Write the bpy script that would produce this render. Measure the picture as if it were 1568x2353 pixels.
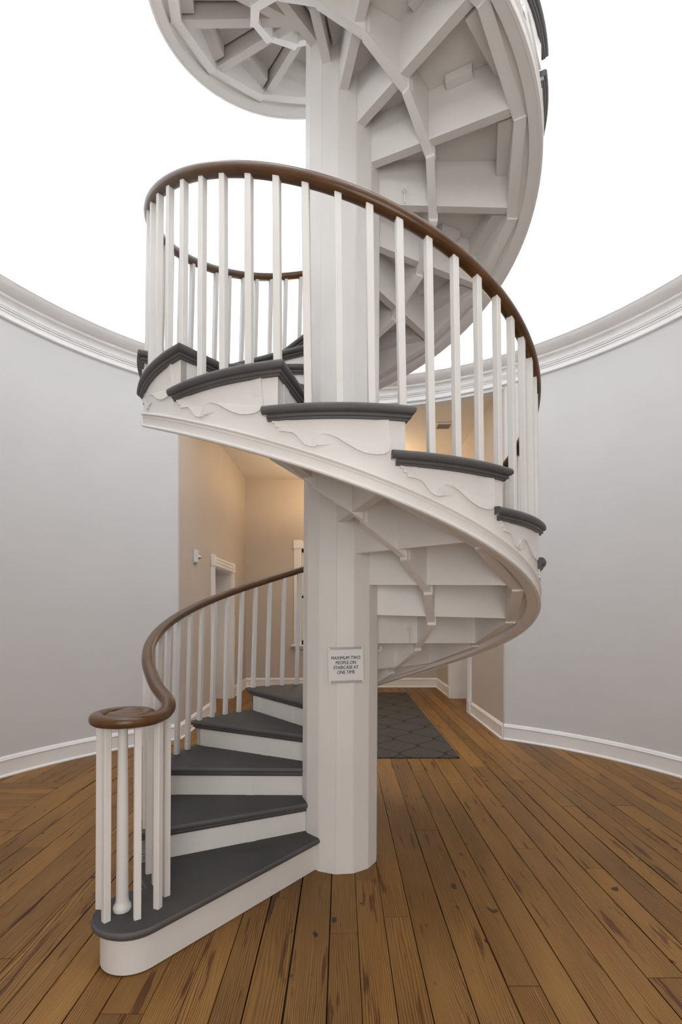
import bpy, bmesh, math, random
from mathutils import Vector, Matrix
random.seed(7)
for o in list(bpy.data.objects): bpy.data.objects.remove(o)
scene = bpy.context.scene
C = scene.collection
PI = math.pi
rad = math.radians

# ------------------------------------------------------------------ camera
F, YH, CX, CAMD, CAMH = 1158.7, 1406.0, 784.7, 3.082, 1.486      # focal length and horizon in pixels of the 1568 x 2353 frame
cam = bpy.data.cameras.new('camera'); cam_o = bpy.data.objects.new('camera', cam); C.objects.link(cam_o)
cam.sensor_fit = 'HORIZONTAL'; cam.sensor_width = 24.0; cam.lens = F/1568*24
cam.shift_x = (784-CX)/1568; cam.shift_y = (YH-1176.5)/1568
cam_o.location = (0, -CAMD, CAMH); cam_o.rotation_euler = (PI/2, 0, 0)
cam.clip_start = .02; cam.clip_end = 200
scene.camera = cam_o

# ------------------------------------------------------------------ world, exposure
w = bpy.data.worlds.new('sky'); scene.world = w; w.use_nodes = True
bg = w.node_tree.nodes['Background']; bg.inputs[0].default_value = (.80, .90, 1, 1); bg.inputs[1].default_value = 1.2
vs = scene.view_settings
vs.view_transform = 'Standard'; vs.look = 'None'; vs.gamma = 1; vs.exposure = 0; vs.use_curve_mapping = False

# ------------------------------------------------------------------ room dimensions (metres, column axis at the origin)
RW, WY = 3.366, .0265            # radius and centre of the round room
ZC0, ZC1 = 4.125, 4.432           # cornice
ZTOP = 8.4                      # ceiling of the drum
HX, HY0, HY1, HZ = 1.89, 2.80, 6.87, 4.10     # hall half width, start, back wall, ceiling

# ------------------------------------------------------------------ lights
COVE_W, CEIL_FILL_W, HALL_W, ENTRY_FILL_W, WIN_FILL_W = 6.5, 290.0, 72.0, 68.0, 18.0
def area(name, loc, rot, sx, sy, energy, col, shape='RECTANGLE'):
    l = bpy.data.lights.new(name, 'AREA'); l.shape = shape; l.size = sx
    if shape in ('RECTANGLE', 'ELLIPSE'): l.size_y = sy
    l.energy = energy; l.color = col
    o = bpy.data.objects.new(name, l); C.objects.link(o); o.location = loc; o.rotation_euler = rot
    return o
NCOVE = 16                      # cove lamps lying on the cornice ledge, shining up the drum
for i in range(NCOVE):
    a = 2*PI*(i+.5)/NCOVE
    r = RW-.075
    o = area('cove_lamp', (r*math.cos(a), WY+r*math.sin(a), ZC1+.035), (PI, 0, 0), .10, 2*PI*r/NCOVE*.96, COVE_W, (1, .98, .95))
    o.rotation_euler = (Matrix.Rotation(a, 3, 'Z') @ Matrix.Rotation(PI, 3, 'X')).to_euler()
# fill lights added below the drum's unbroken ceiling, dressed as skylights
for i in range(6):
    a = 2*PI*i/6
    area('ceiling_fill', (2.3*math.cos(a), WY+2.3*math.sin(a), ZTOP-.06), (0, 0, 0), 1.5, 1.5, CEIL_FILL_W/6, (.93, .965, 1), 'DISK')
# fill light added behind the camera at an unseen entry door, brightens column front
area('entry_fill', (0, -5.08, 1.75), (PI/2, 0, 0), 2.4, 2.9, ENTRY_FILL_W, (1, .97, .95))

# fill lights added high behind the camera, at three unseen drum windows
ADDED_WIN = (-90, -48, -132)
for adeg in ADDED_WIN:
    a = rad(adeg); r = RW-.19
    o = area('drum_window_fill', (r*math.cos(a), WY+r*math.sin(a), 6.35), (0, 0, 0), 1.1, 2.4, WIN_FILL_W, (.97, .985, 1))
    o.rotation_euler = (Matrix.Rotation(a, 3, 'Z') @ Matrix.Rotation(PI/2, 3, 'Z') @ Matrix.Rotation(PI/2-rad(3), 3, 'X') @ Matrix.Rotation(0, 3, 'Z')).to_euler()
# ------------------------------------------------------------------ materials
def mat(name):
    m = bpy.data.materials.new(name); m.use_nodes = True
    nt = m.node_tree; return m, nt, nt.nodes['Principled BSDF']
def N(nt, t, **kw):
    n = nt.nodes.new(t)
    for k, v in kw.items(): setattr(n, k, v)
    return n
def ramp(nt, stops, interp='LINEAR'):
    r = N(nt, 'ShaderNodeValToRGB'); r.color_ramp.interpolation = interp
    e = r.color_ramp.elements
    while len(e) < len(stops): e.new(.5)
    for x, (p, c) in zip(e, stops): x.position = p; x.color = (*c, 1)
    return r
def math_(nt, op, a, b=None, c=None):
    n = N(nt, 'ShaderNodeMath', operation=op)
    for i, v in enumerate((a, b, c)):
        if v is None: continue
        if isinstance(v, (int, float)): n.inputs[i].default_value = v
        else: nt.links.new(v, n.inputs[i])
    return n.outputs[0]
def paint(name, col, rough=.45, bump=.15, scale=60, var=.04):
    """brushed oil or wall paint: slight unevenness of tone and surface"""
    m, nt, b = mat(name); L = nt.links
    g = N(nt, 'ShaderNodeNewGeometry')
    n1 = N(nt, 'ShaderNodeTexNoise'); n1.inputs['Scale'].default_value = 2.3; n1.inputs['Detail'].default_value = 5
    L.new(g.outputs['Position'], n1.inputs['Vector'])
    r = ramp(nt, [(.3, tuple(c*(1-var) for c in col)), (.7, tuple(min(1, c*(1+var)) for c in col))])
    L.new(n1.outputs['Fac'], r.inputs[0]); L.new(r.outputs[0], b.inputs['Base Color'])
    n2 = N(nt, 'ShaderNodeTexNoise'); n2.inputs['Scale'].default_value = scale; n2.inputs['Detail'].default_value = 6
    L.new(g.outputs['Position'], n2.inputs['Vector'])
    bp = N(nt, 'ShaderNodeBump'); bp.inputs['Strength'].default_value = bump; bp.inputs['Distance'].default_value = .004
    L.new(n2.outputs['Fac'], bp.inputs['Height']); L.new(bp.outputs[0], b.inputs['Normal'])
    b.inputs['Roughness'].default_value = rough
    return m
M = {}
M['white'] = paint('white_paint', (.80, .77, .735), .45, .22, 70)
M['trim'] = paint('trim_paint', (.87, .85, .835), .35, .12, 50)
M['wall'] = paint('grey_wall_paint', (.66, .645, .635), .7, .06, 120, .02)
M['drum'] = paint('drum_plaster', (.775, .80, .83), .8, .05, 20, .02)
M['hall'] = paint('beige_wall_paint', (.56, .50, .445), .7, .06, 120, .02)
M['hallceil'] = paint('hall_ceiling_paint', (.84, .80, .74), .75, .04, 60, .02)
M['plate'] = paint('plastic', (.75, .74, .72), .35, .02, 40, .0)
M['ink'] = paint('black_ink', (.02, .018, .02), .5, .0, 40, .0)
M['red'] = paint('red_print', (.35, .03, .04), .5, .0, 40, .0)
M['dark'] = paint('dark_gap', (.03, .022, .016), .9, .1, 40, .0)

def grey_tread(name, c0, c1):
    m, nt, b = mat(name); L = nt.links
    g = N(nt, 'ShaderNodeNewGeometry')
    n1 = N(nt, 'ShaderNodeTexNoise'); n1.inputs['Scale'].default_value = 5; n1.inputs['Detail'].default_value = 8
    L.new(g.outputs['Position'], n1.inputs['Vector'])
    r = ramp(nt, [(.3, c0), (.7, c1)])
    L.new(n1.outputs['Fac'], r.inputs[0])
    n2 = N(nt, 'ShaderNodeTexNoise'); n2.inputs['Scale'].default_value = 26; n2.inputs['Detail'].default_value = 3
    L.new(g.outputs['Position'], n2.inputs['Vector'])
    chip = ramp(nt, [(.735, (0, 0, 0)), (.75, (1, 1, 1))]); L.new(n2.outputs['Fac'], chip.inputs[0])
    mx = N(nt, 'ShaderNodeMix', data_type='RGBA'); L.new(chip.outputs[0], mx.inputs[0]); L.new(r.outputs[0], mx.inputs[6])
    mx.inputs[7].default_value = (.07, .035, .018, 1); L.new(mx.outputs[2], b.inputs['Base Color'])
    n3 = N(nt, 'ShaderNodeTexNoise'); n3.inputs['Scale'].default_value = 80; L.new(g.outputs['Position'], n3.inputs['Vector'])
    bp = N(nt, 'ShaderNodeBump'); bp.inputs['Strength'].default_value = .2; bp.inputs['Distance'].default_value = .004
    L.new(n3.outputs['Fac'], bp.inputs['Height']); L.new(bp.outputs[0], b.inputs['Normal'])
    b.inputs['Roughness'].default_value = .55
    return m
M['tread'] = grey_tread('worn_grey_tread_paint', (.034, .033, .031), (.050, .047, .044))
M['edge'] = grey_tread('lit_grey_edge_paint', (.080, .075, .074), (.105, .098, .097))  # nosings and cove mouldings lightened to stand for light from the front

def rail_mat():
    m, nt, b = mat('brown_rail_varnish'); L = nt.links
    g = N(nt, 'ShaderNodeNewGeometry')
    n1 = N(nt, 'ShaderNodeTexNoise'); n1.inputs['Scale'].default_value = 9; n1.inputs['Detail'].default_value = 8
    L.new(g.outputs['Position'], n1.inputs['Vector'])
    r = ramp(nt, [(.3, (.080, .034, .010)), (.7, (.13, .058, .019))]); L.new(n1.outputs['Fac'], r.inputs[0])
    L.new(r.outputs[0], b.inputs['Base Color']); b.inputs['Roughness'].default_value = .3
    return m
M['rail'] = rail_mat()

def plank_mat():
    m, nt, b = mat('heart_pine_board'); L = nt.links
    tc = N(nt, 'ShaderNodeTexCoord'); oi = N(nt, 'ShaderNodeObjectInfo')
    at = N(nt, 'ShaderNodeAttribute', attribute_type='OBJECT', attribute_name='size')
    sx = N(nt, 'ShaderNodeVectorMath', operation='MULTIPLY'); L.new(tc.outputs['Object'], sx.inputs[0]); L.new(at.outputs['Vector'], sx.inputs[1])
    off = math_(nt, 'MULTIPLY', oi.outputs['Random'], 53.0)
    cb = N(nt, 'ShaderNodeCombineXYZ'); L.new(off, cb.inputs[0]); L.new(math_(nt, 'MULTIPLY', oi.outputs['Random'], 91.0), cb.inputs[1])
    v = N(nt, 'ShaderNodeVectorMath', operation='ADD'); L.new(sx.outputs[0], v.inputs[0]); L.new(cb.outputs[0], v.inputs[1])
    def noise(scx, scy, detail=3, rough=.5):
        s = N(nt, 'ShaderNodeVectorMath', operation='MULTIPLY'); s.inputs[1].default_value = (scx, scy, 0)
        L.new(v.outputs[0], s.inputs[0])
        n = N(nt, 'ShaderNodeTexNoise'); n.inputs['Scale'].default_value = 1; n.inputs['Detail'].default_value = detail; n.inputs['Roughness'].default_value = rough
        L.new(s.outputs[0], n.inputs['Vector']); return n.outputs['Fac']
    sp = N(nt, 'ShaderNodeSeparateXYZ'); L.new(sx.outputs[0], sp.inputs[0])
    wild = math_(nt, 'MULTIPLY_ADD', math_(nt, 'POWER', math_(nt, 'FRACT', math_(nt, 'MULTIPLY', oi.outputs['Random'], 17.3)), 2.0), 14.0, 2.5)
    rnd2 = math_(nt, 'FRACT', math_(nt, 'MULTIPLY', oi.outputs['Random'], 37.7))
    freq = math_(nt, 'MULTIPLY_ADD', rnd2, 75.0, 70.0)
    xw = math_(nt, 'ADD', sp.outputs[0], math_(nt, 'MULTIPLY', math_(nt, 'SUBTRACT', noise(14, .9, 3, .55), .5), .045))
    field = math_(nt, 'ADD', math_(nt, 'MULTIPLY', xw, freq), math_(nt, 'MULTIPLY', noise(6.0, .55, 2.5, .5), wild))
    rings = math_(nt, 'SINE', math_(nt, 'MULTIPLY', field, 2*PI))
    rings = math_(nt, 'MULTIPLY_ADD', rings, .5, .5)
    # narrow dark latewood lines
    late = math_(nt, 'POWER', rings, 3.0)
    fine = noise(260, 5, 2)
    tone = noise(2.2, .6, 3)
    base = ramp(nt, [(.25, (.165, .076, .016)), (.5, (.25, .121, .028)), (.75, (.33, .168, .044))]); L.new(tone, base.inputs[0])
    mx = N(nt, 'ShaderNodeMix', data_type='RGBA', blend_type='MULTIPLY')
    amt = math_(nt, 'MULTIPLY', late, math_(nt, 'MULTIPLY_ADD', noise(6, .9, 3), 2.2, -.45)); L.new(amt, mx.inputs[0])
    L.new(base.outputs[0], mx.inputs[6]); mx.inputs[7].default_value = (.27, .17, .11, 1)
    mx2 = N(nt, 'ShaderNodeMix', data_type='RGBA', blend_type='MULTIPLY')
    fr = ramp(nt, [(.35, (.82, .82, .82)), (.65, (1.06, 1.06, 1.06))]); L.new(fine, fr.inputs[0])
    mx2.inputs[0].default_value = .8; L.new(mx.outputs[2], mx2.inputs[6]); L.new(fr.outputs[0], mx2.inputs[7])
    # resin-dark streaks and knots
    st = ramp(nt, [(.62, (1, 1, 1)), (.66, (.36, .20, .13))]); L.new(noise(20, 1.7, 3.5), st.inputs[0])
    mx3 = N(nt, 'ShaderNodeMix', data_type='RGBA', blend_type='MULTIPLY'); mx3.inputs[0].default_value = .85
    L.new(mx2.outputs[2], mx3.inputs[6]); L.new(st.outputs[0], mx3.inputs[7])
    kn = ramp(nt, [(.72, (1, 1, 1)), (.76, (.12, .08, .06))]); L.new(noise(15, 9, 1), kn.inputs[0])
    mx4 = N(nt, 'ShaderNodeMix', data_type='RGBA', blend_type='MULTIPLY'); mx4.inputs[0].default_value = .9
    L.new(mx3.outputs[2], mx4.inputs[6]); L.new(kn.outputs[0], mx4.inputs[7])
    # boards differ
    hv = N(nt, 'ShaderNodeHueSaturation'); L.new(mx4.outputs[2], hv.inputs['Color'])
    L.new(math_(nt, 'MULTIPLY_ADD', oi.outputs['Random']  , .44, .80), hv.inputs['Value'])
    L.new(hv.outputs[0], b.inputs['Base Color'])
    b.inputs['Specular IOR Level'].default_value = .35
    rr = ramp(nt, [(.3, (.40, .40, .40)), (.7, (.58, .58, .58))]); L.new(tone, rr.inputs[0]); L.new(rr.outputs[0], b.inputs['Roughness'])
    bp = N(nt, 'ShaderNodeBump'); bp.inputs['Strength'].default_value = .25; bp.inputs['Distance'].default_value = .002
    L.new(math_(nt, 'MULTIPLY', late, -1), bp.inputs['Height']); L.new(bp.outputs[0], b.inputs['Normal'])
    return m
M['plank'] = plank_mat()

def rug_mat():
    m, nt, b = mat('woven_rug'); L = nt.links
    g = N(nt, 'ShaderNodeNewGeometry'); s = N(nt, 'ShaderNodeSeparateXYZ'); L.new(g.outputs['Position'], s.inputs[0])
    A, B = .475, .62
    ph = math_(nt, 'COSINE', math_(nt, 'MULTIPLY', s.outputs[1], 2*PI/B))
    sh = math_(nt, 'MULTIPLY_ADD', ph, -.25, .25)
    u = math_(nt, 'ADD', math_(nt, 'MULTIPLY', s.outputs[0], 1/A), 20.22)
    lines = None
    for sg in (1, -1):
        f = math_(nt, 'FRACT', math_(nt, 'ADD', u, math_(nt, 'MULTIPLY', sh, sg)))
        d = math_(nt, 'MINIMUM', f, math_(nt, 'SUBTRACT', 1.0, f))
        lines = d if lines is None else math_(nt, 'MINIMUM', lines, d)
    ln = ramp(nt, [(.024, (1, 1, 1)), (.040, (0, 0, 0))]); L.new(lines, ln.inputs[0])
    st = math_(nt, 'SINE', math_(nt, 'MULTIPLY', s.outputs[0], 2*PI/.026))
    sy = math_(nt, 'SINE', math_(nt, 'MULTIPLY', math_(nt, 'ADD', s.outputs[1], math_(nt, 'MULTIPLY', s.outputs[0], .5)), 2*PI/.035))
    wv = ramp(nt, [(.35, (.036, .030, .026)), (.65, (.082, .072, .064))])
    L.new(math_(nt, 'MULTIPLY_ADD', math_(nt, 'ADD', math_(nt, 'MULTIPLY', st, .7), math_(nt, 'MULTIPLY', sy, .5)), .25, .5), wv.inputs[0])
    mx = N(nt, 'ShaderNodeMix', data_type='RGBA'); L.new(ln.outputs[0], mx.inputs[0]); L.new(wv.outputs[0], mx.inputs[6])
    mx.inputs[7].default_value = (.018, .014, .012, 1); L.new(mx.outputs[2], b.inputs['Base Color']); b.inputs['Roughness'].default_value = .95
    return m
M['rug'] = rug_mat()
m, nt, b = mat('clear_glass'); b.inputs['Transmission Weight'].default_value = 1; b.inputs['Roughness'].default_value = .02; b.inputs['IOR'].default_value = 1.1; M['glass'] = m
m, nt, b = mat('metal'); b.inputs['Metallic'].default_value = 1; b.inputs['Roughness'].default_value = .35; b.inputs['Base Color'].default_value = (.6, .58, .56, 1); M['metal'] = m
m, nt, b = mat('acrylic_clip'); b.inputs['Base Color'].default_value = (.40, .38, .36, 1); b.inputs['Roughness'].default_value = .25; M['clip'] = m
m, nt, b = mat('lamp_glass'); b.inputs['Emission Color'].default_value = (1, .78, .5, 1); b.inputs['Emission Strength'].default_value = 28; M['lamp'] = m

# ------------------------------------------------------------------ mesh helpers
def me_from(verts, faces, name, mats, smooth=False, mi=None):
    me = bpy.data.meshes.new(name); me.from_pydata([tuple(v) for v in verts], [], faces); me.validate()
    bm = bmesh.new(); bm.from_mesh(me); bmesh.ops.recalc_face_normals(bm, faces=bm.faces); bm.to_mesh(me); bm.free()
    for x in (mats if isinstance(mats, (list, tuple)) else [mats]): me.materials.append(M[x])
    if mi:
        for p, i in zip(me.polygons, mi): p.material_index = i
    if smooth:
        me.polygons.foreach_set('use_smooth', [True]*len(me.polygons))
        me.set_sharp_from_angle(angle=rad(35))
    return me
def obj(name, me, parent=None, loc=None, rotz=None):
    o = bpy.data.objects.new(name, me); C.objects.link(o)
    if parent: o.parent = parent
    if loc is not None: o.location = loc
    if rotz is not None: o.rotation_euler = (0, 0, rotz)
    return o
def tag(o, label, cat, group=None):
    o['label'] = label; o['category'] = cat
    if group: o['group'] = group
    return o
def struct(o, label, cat='wall'):
    o['kind'] = 'structure'; o['label'] = label; o['category'] = cat; return o
def empty(name, loc=(0, 0, 0)):
    o = bpy.data.objects.new(name, None); C.objects.link(o); o.location = loc; return o
class MB:
    """collects shapes of one part"""
    def __init__(s): s.v = []; s.f = []
    def add(s, v, f):
        n = len(s.v); s.v += [tuple(x) for x in v]; s.f += [tuple(i+n for i in q) for q in f]; return s
    def box(s, x0, x1, y0, y1, z0, z1, b=0):
        if b <= 0:
            v = [(x, y, z) for z in (z0, z1) for y in (y0, y1) for x in (x0, x1)]
            return s.add(v, [(0, 2, 3, 1), (4, 5, 7, 6), (0, 1, 5, 4), (2, 6, 7, 3), (0, 4, 6, 2), (1, 3, 7, 5)])
        bm = bmesh.new(); bmesh.ops.create_cube(bm, size=1)
        for q in bm.verts: q.co = Vector((x0+(q.co.x+.5)*(x1-x0), y0+(q.co.y+.5)*(y1-y0), z0+(q.co.z+.5)*(z1-z0)))
        bmesh.ops.bevel(bm, geom=bm.edges[:], offset=b, segments=2, affect='EDGES')
        bm.verts.index_update()
        s.add([q.co for q in bm.verts], [[q.index for q in f.verts] for f in bm.faces]); bm.free(); return s
    def prism(s, poly, z0, z1):
        """poly: list of (x, y, z0offset?) tuples"""
        n = len(poly)
        v = [(p[0], p[1], z0 if not callable(z0) else z0(i)) for i, p in enumerate(poly)]+[(p[0], p[1], z1 if not callable(z1) else z1(i)) for i, p in enumerate(poly)]
        f = [tuple(range(n)), tuple(range(2*n-1, n-1, -1))]+[(i, (i+1) % n, n+(i+1) % n, n+i) for i in range(n)]
        return s.add(v, f)
    def sweep(s, rings, closed_profile=True, cap=True, loop=False):
        n = len(rings[0]); v = [p for r in rings for p in r]; f = []
        m = len(rings)
        for i in range(m if loop else m-1):
            a, b2 = i*n, ((i+1) % m)*n
            for j in range(n if closed_profile else n-1):
                k = (j+1) % n; f.append((a+j, a+k, b2+k, b2+j))
        if cap and not loop and closed_profile: f += [tuple(range(n)), tuple(range((m-1)*n, m*n))]
        return s.add(v, f)
    def lathe(s, prof, n=24, c=(0, 0), a0=0, a1=None, closed=False, cap=False):
        full = a1 is None
        if full: a1 = a0+2*PI
        m = n if full else n+1
        rings = []
        for i in range(m):
            a = a0+(a1-a0)*i/n
            rings.append([(c[0]+r*math.cos(a), c[1]+r*math.sin(a), z) for r, z in prof])
        return s.sweep(rings, closed_profile=closed, cap=cap, loop=full)
    def tube(s, pts, r, n=8):
        rings = []
        for i, p in enumerate(pts):
            p = Vector(p); t = (Vector(pts[min(i+1, len(pts)-1)])-Vector(pts[max(i-1, 0)])).normalized()
            a = t.orthogonal().normalized() if i == 0 else (a-t*a.dot(t)).normalized()
            b2 = t.cross(a); rr = r(i/(len(pts)-1)) if callable(r) else r
            rings.append([p+(a*math.cos(q)+b2*math.sin(q))*rr for q in [2*PI*j/n for j in range(n)]])
        return s.sweep(rings)
    def mesh(s, name, mats, smooth=False, mi=None): return me_from(s.v, s.f, name, mats, smooth, mi)
def part(name, mb, mt, parent, smooth=False): return obj(name, mb.mesh(name, mt, smooth), parent)

# ================================================================== ROOM SHELL
# ---- round wall below the cornice, open to the hall behind and to the entry behind the camera
aR = math.atan2(HY0-WY, 1.89); aL = PI-aR
aF = math.asin(min(1, 1.89/RW))               # front opening half angle measured from -y
TH = .16
def wall_arc(a0, a1, z0, z1, r0=RW, r1=RW+TH, n=48):
    mb = MB(); mb.lathe([(r0, z0), (r0, z1), (r1, z1), (r1, z0)], n, (0, WY), a0, a1, closed=True, cap=True); return mb
o = obj('wall_round_left', wall_arc(aL, PI*1.5-aF, 0, ZC0+.02).mesh('wall_round_left', 'wall', True)); struct(o, 'curved pale grey plaster wall on the left side')
o = obj('wall_round_right', wall_arc(-PI/2+aF, aR, 0, ZC0+.02).mesh('wall_round_right', 'wall', True)); struct(o, 'curved pale grey plaster wall on the right side')
mb = MB(); mb.lathe([(RW, ZC0), (RW, ZTOP+.2), (RW+TH, ZTOP+.2), (RW+TH, ZC0)], 96, (0, WY), closed=True)
for a in (PI/2, -PI/2):                        # lintels over the two openings
    mb.lathe([(RW, HZ-.008), (RW, ZC0+.01), (RW+TH, ZC0+.01), (RW+TH, HZ-.008)], 24, (0, WY), a-.66, a+.66, closed=True, cap=True)
o = obj('wall_drum', mb.mesh('wall_drum', 'drum', True)); struct(o, 'bright white plaster drum rising above the cornice')
# ceiling of the drum with the round stair well
mb = MB(); mb.lathe([(1.35, ZTOP), (RW+.1, ZTOP), (RW+.1, ZTOP+.15), (1.35, ZTOP+.15)], 72, (0, WY*0), closed=True)
mb.lathe([(1.35, ZTOP+.1), (1.35, ZTOP+2.2), (1.45, ZTOP+2.2), (1.45, ZTOP+.1)], 48, closed=True)
mb.box(-1.5, 1.5, -1.5, 1.5, ZTOP+2.2, ZTOP+2.3)
o = obj('ceiling', mb.mesh('ceiling', 'drum', True)); struct(o, 'white ceiling of the round room', 'ceiling')
for i in range(6):                             # unseen skylight rings added around the ceiling fill lights
    q = 2*PI*i/6
    d = empty('window_%d' % (i+5), (2.3*math.cos(q), WY+2.3*math.sin(q), ZTOP)); struct(d, 'unseen skylight ring added around a fill light under the drum ceiling', 'skylight'); d['group'] = 'added skylight rings of the drum'
    mb = MB(); mb.lathe([(.76, -.10), (.82, -.10), (.84, -.08), (.84, .01), (.76, .01)], 32, closed=True); obj('added_skylight_frame', mb.mesh('added_skylight_frame', 'trim', True), d)
    mb = MB(); mb.lathe([(0, -.035), (.765, -.035), (.765, -.03), (0, -.03)], 32, closed=True); obj('pane', mb.mesh('pane', 'glass', True), d)
# cornice at the foot of the drum
cor = [(0, 4.075), (.020, 4.08), (.024, 4.09), (.020, 4.10), (.012, 4.103), (.012, 4.138), (.020, 4.141), (.020, 4.150), (.013, 4.152), (.013, 4.160), (.026, 4.163), (.026, 4.174),
       (.032, 4.178), (.034, 4.20), (.040, 4.222), (.056, 4.242), (.064, 4.246), (.070, 4.258), (.064, 4.270), (.074, 4.274), (.100, 4.292), (.130, 4.318), (.148, 4.346), (.152, 4.356), (.158, 4.358), (.158, 4.378), (.150, 4.384), (-.02, 4.386)]
mb = MB(); mb.lathe([(RW-p, z) for p, z in [(p_, z_+.05) for p_, z_ in cor]], 120, (0, WY))
o = obj('trim_cornice', mb.mesh('trim_cornice', 'trim', True)); struct(o, 'white moulded cornice ringing the round room', 'cornice')
cor2 = [(0, ZTOP-.16), (.02, ZTOP-.15), (.02, ZTOP-.11), (.06, ZTOP-.08), (.10, ZTOP-.03), (.11, ZTOP-.02), (.11, ZTOP+.01)]
mb = MB(); mb.lathe([(RW-p, z) for p, z in cor2], 96, (0, WY))
o = obj('trim_ceiling', mb.mesh('trim_ceiling', 'trim', True)); struct(o, 'small white moulding where the drum meets the ceiling', 'moulding')

for i, adeg in enumerate(ADDED_WIN):  # unseen windows added to go with the high front fill lights
    d = empty('window_%d' % (i+2), (RW*math.cos(rad(adeg)), WY+RW*math.sin(rad(adeg)), 6.35)); d.rotation_euler = (0, 0, rad(adeg)-PI/2)
    struct(d, 'added unseen tall white framed window high in the drum behind the viewer, %s' % ('middle one', 'right one', 'left one')[i], 'window')
    mb = MB()
    for xa, xb in ((-.62, -.52), (.52, .62), (-.03, .03)): mb.box(xa, xb, -.09, .02, -1.3, 1.3)
    for za, zb in ((-1.3, -1.2), (1.2, 1.3), (-.03, .03)): mb.box(-.62, .62, -.09, .02, za, zb)
    obj('window_frame', mb.mesh('window_frame', 'trim'), d)
    for xa, xb in ((-.52, -.03), (.03, .52)):
        for za, zb in ((-1.2, -.03), (.03, 1.2)):
            mb = MB(); mb.box(xa, xb, -.062, -.056, za, zb); obj('pane', mb.mesh('pane', 'glass'), d)
# ---- baseboards: profile (distance from wall, height)
BASE = [(0, 0), (.030, 0), (.030, .010), (.024, .020), (.016, .022), (.016, .142), (.021, .146), (.021, .152), (.017, .158), (.013, .170), (.006, .182), (0, .184)]
def base_arc(a0, a1, n=40):
    mb = MB(); mb.lathe([(RW-p, z) for p, z in BASE], n, (0, WY), a0, a1, closed=True, cap=True); return mb
def base_line(mb, p0, p1, nrm, ):
    mb.sweep([[(p[0]+nrm[0]*d, p[1]+nrm[1]*d, z) for d, z in BASE] for p in (p0, p1)]); return mb
o = obj('baseboard_round_left', base_arc(aL+.002, PI*1.5-aF).mesh('baseboard', 'trim')); struct(o, 'white baseboard along the left curved wall', 'baseboard')
o = obj('baseboard_round_right', base_arc(-PI/2+aF, aR-.002).mesh('baseboard', 'trim')); struct(o, 'white baseboard along the right curved wall', 'baseboard')

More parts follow.
